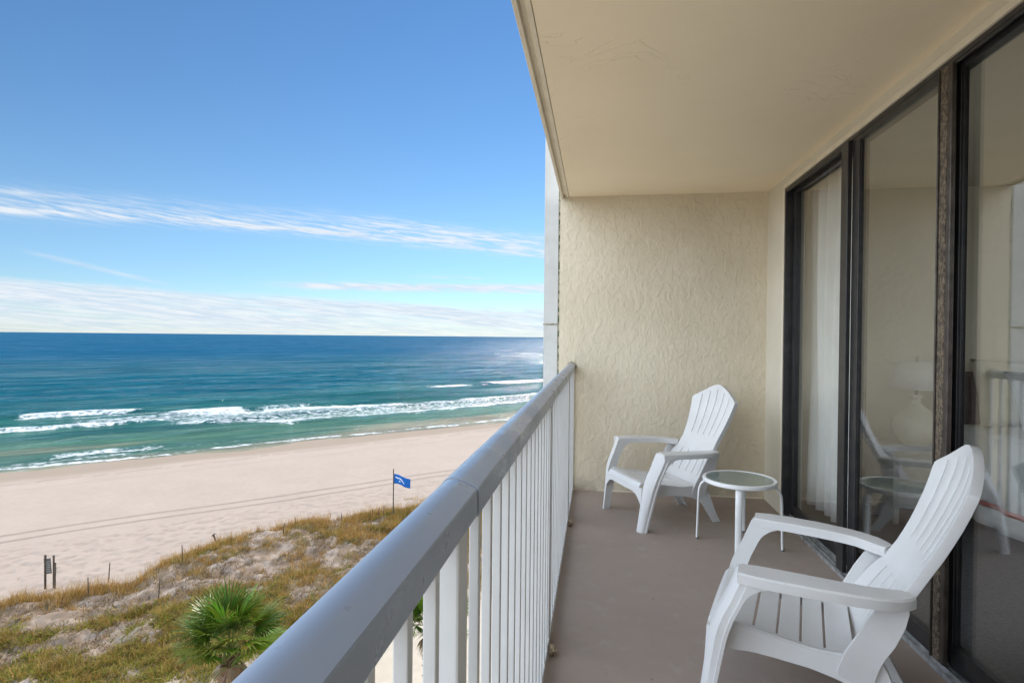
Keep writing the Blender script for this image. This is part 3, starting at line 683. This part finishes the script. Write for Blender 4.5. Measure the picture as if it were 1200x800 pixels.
    for rr in rows:
        V.append([bm.verts.new((x, CY(z)+.020*(x/.2)**2-.003, z)) for x, z in rr])
    for i in range(len(rows)-1):
        open_ = (zr[3] <= rows[i][9][1] < .4555 and i < len(zr)-1) or (i >= 11 and i < len(zr)+2)
        open_ = (3 <= i <= 5) or (11 <= i <= len(zr)+1)
        for j in range(len(us)-1):
            mid_u = (us[j]+us[j+1])/2
            if open_ and any(abs(mid_u-s_) < .012 for s_ in slit): continue
            bm.faces.new((V[i][j], V[i][j+1], V[i+1][j+1], V[i+1][j]))
    # rim turned backwards
    ring = [r[0] for r in V] + V[-1][1:-1] + [r[-1] for r in reversed(V)]
    back = []
    for v in ring:
        n_ = Vector((v.co.x, 0, v.co.z-.62)).normalized()*.002
        back.append(bm.verts.new(v.co+Vector((n_.x, -.028, n_.z-.008))))
    for i in range(len(ring)-1): bm.faces.new((ring[i], ring[i+1], back[i+1], back[i]))
    bmesh.ops.recalc_face_normals(bm, faces=bm.faces)
    me = bpy.data.meshes.new('backrest'); bm.to_mesh(me); bm.free()
    o = link('backrest', me, M_resin, root, smooth=50)
    sm = o.modifiers.new('thick', 'SOLIDIFY'); sm.thickness = .009; sm.offset = -1; sm.use_even_offset = False
    bv = o.modifiers.new('bevel', 'BEVEL'); bv.width = .002; bv.segments = 2; bv.limit_method = 'ANGLE'; bv.angle_limit = R(40)
    return root
make_chair('resin_chair', (.559, 4.24, 0), 1.999, 'white slatted resin garden chair in the far corner by the stucco wall')
make_chair('resin_chair', (.852, 2.172, 0), 1.240, 'white slatted resin garden chair nearest the viewer, against the glass doors')

# ------------------------------------------------------------------ side table
tb = empty('side_table', (.888, 3.715, 0), 'small round white metal side table with a greenish glass top between the chairs', 'table')
bm = bmesh.new(); pr = [(.186, .384), (.214, .384), (.2175, .388), (.2175, .404), (.214, .409), (.200, .409), (.197, .404), (.186, .402)]
V = [[bm.verts.new((r*math.cos(a), r*math.sin(a), z)) for r, z in pr] for a in [2*math.pi*k/64 for k in range(64)]]
for i in range(64):
    for j in range(8): bm.faces.new((V[i][j], V[i][(j+1) % 8], V[(i+1) % 64][(j+1) % 8], V[(i+1) % 64][j]))
bmobj('rim', bm, M_tablem, tb, smooth=40)
bm = bmesh.new(); lathe(bm, (0, 0, 0), [(.0, .4025), (.196, .4025), (.196, .407), (.0, .407)], 64); bmobj('glass_top', bm, M_tglass, tb)
for px, py in ((.67, 3.77), (.826, 3.463), (1.101, 3.646), (.97, 3.962)):
    v = Vector((px-.888, py-3.715, 0)); v.normalize(); sdv = Vector((-v.y, v.x, 0))
    pts = [v*.150+Vector((0, 0, .376)), v*.185+Vector((0, 0, .378)), v*.208+Vector((0, 0, .370)), v*.226+Vector((0, 0, .350)), v*.236+Vector((0, 0, .32)), v*.240+Vector((0, 0, .27)), v*.244+Vector((0, 0, .12)), v*.247+Vector((0, 0, .008))]
    bm = bmesh.new(); tube(bm, pts, .0085, 14, flat=(sdv, .019)); lg = bmobj('leg', bm, M_tablem, tb, smooth=50)
    bm = bmesh.new(); tube(bm, [v*.247+Vector((0, 0, .0)), v*.247+Vector((0, 0, .0075))], .0098, 14, flat=(sdv, .0205)); ft = bmobj('foot_cap', bm, M_board, lg)

# ------------------------------------------------------------------ bedroom furniture behind the glass
def curtain(y0, y1, xc, z0, z1, label, amp=.035, folds=7):
    c = empty('curtain', (xc, (y0+y1)/2, z0), label, 'curtain')
    ys_ = np.linspace(y0, y1, folds*14); bm = bmesh.new(); rings = []
    for k, z in enumerate(np.linspace(z0, z1, 14)):
        q = (z-z0)/(z1-z0)
        rings.append([(xc+amp*(1.15-.3*q)*math.sin((y-y0)/(y1-y0)*folds*2*math.pi+.5*math.sin(3*z)*(1-q))+.012*math.sin(y*37+z*2), y, z) for y in ys_])
    loft(bm, rings, closed=False); o = bmobj('drape', bm, M_sheer, None, smooth=180); sm = o.modifiers.new('t', 'SOLIDIFY'); sm.thickness = .004
    loc_parts(o, c)
    bm = bmesh.new(); tube(bm, [(xc, y0-.05, z1+.01), (xc, y1+.05, z1+.01)], .012, 10); loc_parts(bmobj('curtain_rod', bm, M_black), c)
curtain(3.74, 4.70, 1.56, .09, 2.41, 'white pleated curtain hanging inside the farthest glass panel')
bd = empty('bed', (3.3, 3.7, 0), 'bed made up in white with a blue quilt and red striped valance behind the glass', 'bed')
bm = bmesh.new(); box(bm, 2.64, 4.15, 2.75, 4.74, .30, .66); loc_parts(bmobj('mattress', bm, M_fabric_w, bev=.07, seg=5, smooth=60), bd)
for z0, z1, m_ in ((.05, .17, M_fabric_w), (.1705, .205, M_red), (.2055, .63, M_fabric_w)):
    bm = bmesh.new(); rings = []
    for k in range(3):
        z = z0+(z1-z0)*k/2; fl = (.63-z)*.06; ring = []
        path = [(2.615-fl, y) for y in np.linspace(4.72, 2.74, 90)] + [(x, 2.72-fl) for x in np.linspace(2.63, 4.16, 70)]
        for i, (x, y) in enumerate(path):
            wv = .018*math.sin(i*.55)*(.9-z); ring.append((x+(wv if i < 90 else 0), y+(wv if i >= 90 else 0), z))
        rings.append(ring)
    loft(bm, rings, closed=False); nm = 'valance'; o = bmobj(nm, bm, m_, smooth=180); o.modifiers.new('t', 'SOLIDIFY').thickness = .004; loc_parts(o, bd)
bm = bmesh.new(); box(bm, 2.595, 4.18, 2.70, 3.55, .44, .685); loc_parts(bmobj('quilt', bm, M_blue_q, bev=.05, seg=4, smooth=60), bd)
bm = bmesh.new(); box(bm, 2.72, 4.2, 4.77, 4.85, .02, 1.04); loc_parts(bmobj('headboard', bm, M_head, bev=.03, seg=4, smooth=60), bd)
def pillow(loc, sx, sy, sz, tilt, m_, label):
    bm = bmesh.new(); n = 18; rows_ = []
    for s_ in (1, -1):
        g = [[None]*(n+1) for _ in range(n+1)]
        for i in range(n+1):
            for j in range(n+1):
                u_, v_ = i/n*2-1, j/n*2-1; h = max(0, (1-u_**4)*(1-v_**4))**.5
                k = 1-.10*(1-abs(u_))*abs(v_)**3-.0; kk = 1-.10*(1-abs(v_))*abs(u_)**3
                g[i][j] = bm.verts.new((u_*sx*kk, s_*h*sy, v_*sz*k))
        for i in range(n):
            for j in range(n): bm.faces.new((g[i][j], g[i+1][j], g[i+1][j+1], g[i][j+1]))
    bmesh.ops.remove_doubles(bm, verts=bm.verts, dist=.0005)
    o = bmobj('pillow', bm, m_, smooth=180); o.location = loc; o.rotation_euler = (tilt, 0, .05); tag(o, label, 'pillow', 'pillows on the bed')
pillow((3.05, 4.62, .90), .32, .10, .25, R(-14), M_pillow_c, 'cream pillow leaning on the headboard behind the glass')
pillow((3.20, 4.46, .86), .33, .09, .22, R(-24), M_fabric_w, 'white pillow in front of the cream pillow on the bed')
pillow((3.82, 4.60, .89), .33, .10, .24, R(-16), M_fabric_w, 'white pillow on the far half of the bed')
ns = empty('nightstand', (2.27, 4.5, 0), 'pale painted nightstand under the table lamp beside the bed', 'nightstand')
loc_parts(bx('table_top', (2.0, 2.53, 4.24, 4.80, .495, .525), M_wood, bev=.004), ns)
bm = bmesh.new(); box(bm, 2.03, 2.50, 4.27, 4.79, .12, .4945); loc_parts(bmobj('cabinet', bm, M_wood, bev=.004), ns)
loc_parts(bx('drawer_front', (2.06, 2.47, 4.255, 4.2695, .33, .47), M_wood, bev=.003), ns)
loc_parts(bx('drawer_front', (2.06, 2.47, 4.255, 4.2695, .15, .31), M_wood, bev=.003), ns)
for x in (2.05, 2.46):
    for y in (4.29, 4.75): loc_parts(bx('leg', (x, x+.03, y, y+.03, 0, .1195), M_wood), ns)
lp = empty('table_lamp', (2.262, 4.45, .5255), 'cream ceramic table lamp with a white drum shade on the nightstand', 'lamp')
bm = bmesh.new(); lathe(bm, (0, 0, 0), [(.075, 0), (.085, .008), (.12, .05), (.150, .10), (.158, .15), (.145, .20), (.105, .245), (.055, .275), (.030, .30), (.026, .335), (.045, .355), (.040, .362), (.012, .363)], 40)
bmobj('lamp_base', bm, M_ceramic, lp, smooth=60)
bm = bmesh.new(); lathe(bm, (0, 0, 0), [(.010, .3635), (.010, .60), (.004, .60)], 12); lathe(bm, (0, 0, 0), [(.002, .6005), (.010, .612), (.012, .625), (.002, .638)], 12); bmobj('stem', bm, M_brass, lp, smooth=60)
bm = bmesh.new(); n = 48; V = [circ((0, 0, z), r, n) for r, z in ((.176, .405), (.160, .60))]; loft(bm, V, caps=False); o = bmobj('lamp_shade', bm, M_shade, lp, smooth=60); o.modifiers.new('t', 'SOLIDIFY').thickness = .003

# ------------------------------------------------------------------ plants
def blades(P, H, W_, lean, C, nseg=2, curl=.5):
    """P base points (k,3), one tapering bent blade each -> verts, quads, colours"""
    k = len(P); th = rng.uniform(0, 2*np.pi, k); dirv = np.column_stack([np.cos(th), np.sin(th)])
    ph = rng.uniform(0, np.pi, k); side = np.column_stack([np.cos(ph), np.sin(ph)])
    V = np.zeros((k, (nseg+1)*2, 3)); Cc = np.zeros((k, (nseg+1)*2, 3))
    for i in range(nseg+1):
        t = i/nseg; off = lean[:, None]*dirv*(t**(1+curl))[None] if False else (lean*t**(1+curl))[:, None]*dirv
        z = H*t*(1-.25*t*np.clip(lean/H, 0, 1)); ww = W_*(1-t*.85)
        for q, sg in enumerate((-1, 1)):
            V[:, i*2+q, :2] = P[:, :2]+off+side*(ww*sg*.5)[:, None]; V[:, i*2+q, 2] = P[:, 2]+z-.01
            Cc[:, i*2+q] = C
    base = (np.arange(k)*(nseg+1)*2)[:, None]; F = []
    for i in range(nseg): F.append(base+np.array([[i*2, i*2+1, i*2+3, i*2+2]]))
    return V.reshape(-1, 3), np.concatenate(F), Cc.reshape(-1, 3)
def in_view(s, n):
    xy = s[:, None]*SV+n[:, None]*NV; ang = np.degrees(np.arctan2(xy[:, 0], xy[:, 1])); return (ang > -58) & (ang < 4)
def scatter(nt, s0, s1, n0, n1, dens):
    s = rng.uniform(s0, s1, nt); n = rng.uniform(n0, n1, nt); k = in_view(s, n) & (rng.uniform(0, 1, nt) < dens(s, n)); return s[k], n[k]
PAL = np.array([[.47, .28, .085], [.37, .205, .05], [.22, .125, .045], [.24, .18, .04], [.54, .38, .18]])
PALG = np.array([[.22, .235, .035], [.36, .31, .05], [.13, .15, .03], [.38, .26, .09]])
def grass_object(name, s, n, nb, hgt, wid, lean, pal, pw, label, cat, spread=.12):
    k = len(s); rep = np.repeat(np.arange(k), nb); m = len(rep)
    sz = .6+.8*fbm(s*.7, n*.7, 91, 3)
    ss = s[rep]+rng.normal(0, spread, m); nn_ = n[rep]+rng.normal(0, spread, m); z = ground(ss, nn_)[0]
    P = np.column_stack([ss[:, None]*SV+nn_[:, None]*NV, z])
    tuft = rng.choice(len(pal), k, p=pw)[rep]; own = rng.choice(len(pal), m, p=pw); ci = np.where(rng.uniform(0, 1, m) < .7, tuft, own)
    C = pal[ci]*rng.uniform(.8, 1.2, (m, 1))
    H = hgt*sz[rep]*rng.uniform(.5, 1.2, m); L = H*lean*rng.uniform(.2, 1.2, m)
    V, F, Cc = blades(P, H, np.full(m, wid)*rng.uniform(.6, 1.3, m), L, C)
    me = fast_mesh(name, V, F, Cc); o = link(name, me, M_blade); tag(o, label, cat, None, 'stuff'); return o
gd = grass_density
green = lambda s, n: np.clip(1-sst(n+.25*(s-3)+(fbm(s*.5, n*.5, 95, 3)-.5)*5, 26.8, 28.8), 0, 1)*(1-sst(s, 5, 9))
s, n = scatter(26000, -8, 42, 19, 39, lambda s, n: gd(s, n)*(1-.5*green(s, n)))
grass_object('dune_grass', s, n, 11, .34, .020, .75, PAL, [.26, .26, .2, .16, .12], 'tawny dune grass growing on the sand hummocks', 'grass')
s, n = scatter(16000, -8, 42, 30, 39.5, lambda s, n: gd(s, n)*(1-sst(toe(s)-n, 1.2, 3.2))*.8)
grass_object('sea_oats', s, n, 6, .62, .014, .45, PAL, [.36, .22, .1, .07, .25], 'tall pale sea oats along the seaward edge of the dune', 'grass', .08)
s, n = scatter(22000, -8, 22, 18, 32, lambda s, n: np.clip(gd(s, n)*green(s, n)*1.1, 0, 1))
grass_object('ground_cover', s, n, 12, .20, .045, 1.5, PALG, [.26, .30, .14, .30], 'yellow green ground cover at the foot of the dune', 'ground cover', .16)
s, n = scatter(30000, -8, 40, 25, 37.5, lambda s, n: .95*sst(toe(s)-n, -.2, .8)*sst(fbm(s*1.5, n*1.5, 97, 4), .34, .52)*(1-.8*gd(s, n)))
grass_object('dry_stubble', s, n, 7, .15, .022, 1.2, np.array([[.26, .17, .085], [.17, .11, .06], [.34, .25, .13], [.15, .14, .05]]), [.32, .3, .2, .18], 'short dead brown stubble scattered over the bare dune sand', 'stubble', .13)
s, n = scatter(9000, 4, 42, 20, 36, lambda s, n: gd(s, n)*sst(fbm(s*.6, n*.6, 99, 3), .45, .6))
grass_object('olive_scrub', s, n, 12, .24, .040, 1.3, PALG, [.30, .2, .25, .25], 'low olive scrub among the tawny dune grass', 'scrub', .16)

def palm(x, y, zc, seed, size, label, nl=34):
    r = random.Random(seed); s_, n_ = float(np.dot((x, y), SV)), float(np.dot((x, y), NV)); zg = float(ground(np.array([s_]), np.array([n_]))[0][0])
    root = empty('palm_tree', (x, y, zg), label, 'palm tree', 'palm trees below the balcony'); H = zc-zg
    bm = bmesh.new(); rings = []
    nz = 26
    for k in range(nz+1):
        t = k/nz; rr = .16+.05*(1-t)**3+.035*sst(np.array([t]), .6, .95)[0]; rr += .018*(k % 2)
        rings.append([(rr*(1+.14*r.uniform(-1, 1))*math.cos(a), rr*(1+.14*r.uniform(-1, 1))*math.sin(a), -.3+(H+.2)*t) for a in [2*math.pi*q/14 for q in range(14)]])
    loft(bm, rings)
    for k in range(130):       # old leaf bases
        a = k*2.4; z = H*(.30+.66*k/130); p = Vector((math.cos(a)*.18, math.sin(a)*.18, z)); dv = Vector((math.cos(a)*.7, math.sin(a)*.7, .8)).normalized()
        tube(bm, [p, p+dv*.09, p+dv*r.uniform(.13, .26)], [.045, .030, .010], 5)
    def trunk_fn(): pass
    bmobj('trunk', bm, M_trunk, root)
    V, F, C = [], [], []
    def quad(a, b, c_, d_, col):
        i = len(V); V.extend([tuple(a), tuple(b), tuple(c_), tuple(d_)]); F.append((i, i+1, i+2, i+3)); C.extend([col]*4)
    def leaf(az_, el_, plen, frad, col, dead=False):
        o_ = Vector((0, 0, H-.05)); h = Vector((math.cos(az_), math.sin(az_), 0)); sde = Vector((-math.sin(az_), math.cos(az_), 0))
        pts = []; e = el_; p = o_.copy()
        for k in range(7):
            pts.append(p.copy()); p = p+(h*math.cos(e)+Vector((0, 0, math.sin(e))))*plen/6; e -= .05*(1 if not dead else .3)
        pc = (.16, .19, .05) if not dead else (.25, .16, .08)
        for a, b in zip(pts, pts[1:]):
            quad(a-sde*.014, a+sde*.014, b+sde*.012, b-sde*.012, pc); upv = (b-a).normalized().cross(sde)
            quad(a-upv*.012, a+upv*.012, b+upv*.01, b-upv*.01, pc)
        tip = pts[-1]; ax = (pts[-1]-pts[-2]).normalized(); nrm = ax.cross(sde).normalized()
        if nrm.z < 0: nrm = -nrm
        ns_ = 34
        for k in range(ns_):
            q = k/(ns_-1)*2-1; ang = q*R(118); L = frad*(1-.30*abs(q)**1.5)*r.uniform(.88, 1.08)
            dirv = (ax*math.cos(ang)+sde*math.sin(ang)).normalized(); perp = nrm.cross(dirv).normalized()
            fold = .10*(1-abs(q)); dirv = (dirv - nrm*(.04+.25*abs(q)**2)*(1 if not dead else 1.8)+nrm*r.uniform(-.07, .07)).normalized()
            cc = tuple(c*r.uniform(.75, 1.25) for c in col); ww = .025*frad
            p0 = tip; p1 = tip+dirv*L*.45; d2 = (dirv+Vector((0, 0, -.08 if not dead else -.5))).normalized(); p2 = p1+d2*L*.33; d3 = (d2+Vector((0, 0, -.20))).normalized(); p3 = p2+d3*L*.24
            quad(p0-perp*.006, p0+perp*.006, p1+perp*ww+nrm*.01, p1-perp*ww-nrm*.006, cc)
            quad(p1-perp*ww-nrm*.006, p1+perp*ww+nrm*.01, p2+perp*ww*.7, p2-perp*ww*.7, cc)
            tc = tuple(a*.6+b*.4 for a, b in zip(cc, (.20, .22, .06)))
            quad(p2-perp*ww*.7, p2+perp*ww*.7, p3+perp*.003, p3-perp*.003, tc)
    for k in range(nl):
        q = (k+.5)/nl; az_ = k*2.39996+r.uniform(-.2, .2); el_ = R(88-68*q**.85+r.uniform(-8, 7))
        g = r.random(); col = (.065+.08*g, .140+.09*g, .016) if r.random() < .84 else (.25, .29, .04)
        leaf(az_, el_, size*(.50+.12*r.random()), size*.56*r.uniform(.85, 1.1), col)
    me = fast_mesh('crown', np.array(V), np.array(F), np.array(C)); link('crown', me, M_palm, root)
    V, F, C = [], [], []
    for k in range(12):
        az_ = k*2.39996+1; leaf(az_, R(-58+r.uniform(-16, 14)), size*.30, size*.36, (.27, .18, .09), True)
    me = fast_mesh('dead_fronds', np.array(V), np.array(F), np.array(C)); link('dead_fronds', me, M_palm, root)
    return root
M_trunk = mat('palm_trunk', (.14, .09, .055), .9, 0, .1, mottled((.17, .11, .065), (.055, .035, .022), 11, .6, 30, .01))
palm(-10.20, 14.85, -7.62, 3, 1.66, 'full green fan palm left of the railing, in front of the dune', 38)
palm(-4.95, 17.2, -7.75, 9, 1.45, 'smaller fan palm half hidden behind the railing balusters', 28)

# ------------------------------------------------------------------ posts, notice board, flag
def gz(x, y):
    q = np.array([x, y]); return float(ground(np.array([q@SV]), np.array([q@NV]))[0][0])
def stake(x, y, h, lean, label, rad=.027):
    z = gz(x, y); bm = bmesh.new(); tube(bm, [(0, 0, -.25), (lean[0]*.5, lean[1]*.5, h*.5), (lean[0], lean[1], h)], [rad, rad*.95, rad*.8], 8)
    o = bmobj('fence_stake', bm, M_post, smooth=50, bev=.004); o.location = (x, y, z); tag(o, label, 'stake', 'thin stakes of the old dune fence')
for x, y, h, ln, lb in [(-23.2, 24.4, .92, (.05, .03), 'lone thin dark stake on open sand right of the notice board'),
        (-22.0, 22.1, .85, (-.03, 0), 'leaning stake in the grass just below and right of the notice board'),
        (-18.75, 22.3, 1.0, (.06, .02), 'stake standing in the bare sand patch above the fan palm'),
        (-21.3, 28.2, .5, (.02, 0), 'short stake at the seaward grass edge below the tilted plank'),
        (-20.6, 26.1, .75, (-.04, .02), 'pale stake in the tawny grass left of the tilted plank'),
        (-17.4, 30.0, .72, (.05, .03), 'stake in the middle of the dune between plank and flag'),
        (-17.8, 32.0, .55, (0, .02), 'short stake at the sand edge midway to the flag'),
        (-16.0, 34.4, .52, (.06, 0), 'stump of a stake at the dune edge left of the flag'),
        (-14.2, 35.2, .62, (-.02, 0), 'first of three stakes standing close left of the flagpole'),
        (-13.8, 35.25, .66, (.01, 0), 'middle one of three stakes close left of the flagpole'),
        (-13.5, 35.3, .68, (.03, 0), 'stake next to the flagpole, nearest of the three')]:
    stake(x, y, h, ln, lb)
bx0, by0 = -25.3, 23.3; zg = gz(bx0, by0)
nb_ = empty('notice_board', (bx0, by0, zg), 'grey notice board on two dark wooden posts at the left dune edge', 'sign')
bm = bmesh.new(); tube(bm, [(-.17, -.03, -.3), (-.17, -.03, 1.58)], .048, 8); bmobj('post', bm, M_post, nb_)
bm = bmesh.new(); tube(bm, [(.13, .12, -.3), (.12, .12, 1.53)], .042, 8); bmobj('post', bm, M_post, nb_)
bm = bmesh.new(); tube(bm, [(.26, .05, -.3), (.28, .05, 1.22)], .036, 8); bmobj('post', bm, M_post, nb_)
o = bx('board', (-.15, .13, -.012, .012, .70, 1.42), M_board, nb_, bev=.004); o.location = (0, .04, 0); o.rotation_euler = (0, R(-4), R(24))
bm = bmesh.new()
for k in range(6): box(bm, -.11, .09, -.0145, -.0125, .80+.09*k, .825+.09*k)
o2 = bmobj('notice_lines', bm, M_alu, o)
px_, py_ = -21.0, 29.3
pk = empty('tilted_plank', (px_, py_, gz(px_, py_)), 'dark weathered plank sticking out of the sand at a tilt with a short crosspiece', 'plank')
bm = bmesh.new(); tube(bm, [(.14, 0, -.15), (-.22, 0, .62)], .055, 6, flat=((0, 1, 0), .03)); bmobj('board', bm, M_post, pk)
bm = bmesh.new(); tube(bm, [(-.30, 0, .52), (-.12, .02, .66)], .035, 6); bmobj('crosspiece', bm, M_post, pk)
# flag
fx, fy = -12.85, 35.3; fzg = gz(fx, fy)
fp_ = empty('flagpole', (fx, fy, fzg), 'slim dark flagpole standing at the edge of the dune', 'flagpole')
bm = bmesh.new(); tube(bm, [(0, 0, -.4), (0, 0, 3.0)], [.042, .032], 10); bmobj('pole', bm, M_post, fp_, smooth=50)
bm = bmesh.new(); lathe(bm, (0, 0, 3.0), [(.034, 0), (.045, .02), (.03, .05), (.002, .06)], 12); bmobj('finial', bm, M_post, fp_, smooth=50)
def flag_pt(u, v):   # u 0..1 along, v 0..1 up
    x = u*1.05; return Vector((.035+x*.985, x*.12+.07*math.sin(u*7+v*1.2)*u, 2.12+v*(.62-.04*u)-.30*u**1.25+.03*math.sin(u*6)))
bm = bmesh.new(); G = [[bm.verts.new(flag_pt(i/24, j/10)) for j in range(11)] for i in range(25)]
for i in range(24):
    for j in range(10): bm.faces.new((G[i][j], G[i+1][j], G[i+1][j+1], G[i][j+1]))
fl = bmobj('beach_flag', bm, M_flag, smooth=180); fl.location = (fx, fy, fzg); sm = fl.modifiers.new('t', 'SOLIDIFY'); sm.thickness = .006; sm.offset = 0
tag(fl, 'blue beach flag with a white wavy emblem flying from the flagpole', 'flag')
def patch(pts, w_, off):   # white brush-like stroke of the emblem
    bm_ = []
    for (u, v), ww in zip(pts, w_):
        bm_.append((flag_pt(u, v-ww)+Vector((0, off, 0)), flag_pt(u, v+ww)+Vector((0, off, 0))))
    return bm_
bm = bmesh.new()
strokes = [([(.06, .72), (.14, .66), (.24, .60), (.34, .66), (.42, .70)], [.02, .06, .07, .05, .02]),
           ([(.34, .55), (.44, .62), (.52, .52), (.60, .38), (.66, .30)], [.03, .07, .08, .06, .02]),
           ([(.30, .28), (.36, .36), (.42, .30)], [.03, .07, .02])]
for off in (-.007, .007):
    for pts, ww in strokes:
        L_ = patch(pts, ww, off); vv = [(bm.verts.new(a), bm.verts.new(b)) for a, b in L_]
        for p, q in zip(vv, vv[1:]): bm.faces.new((p[0], q[0], q[1], p[1]))
bmobj('emblem', bm, M_flagw, fl)
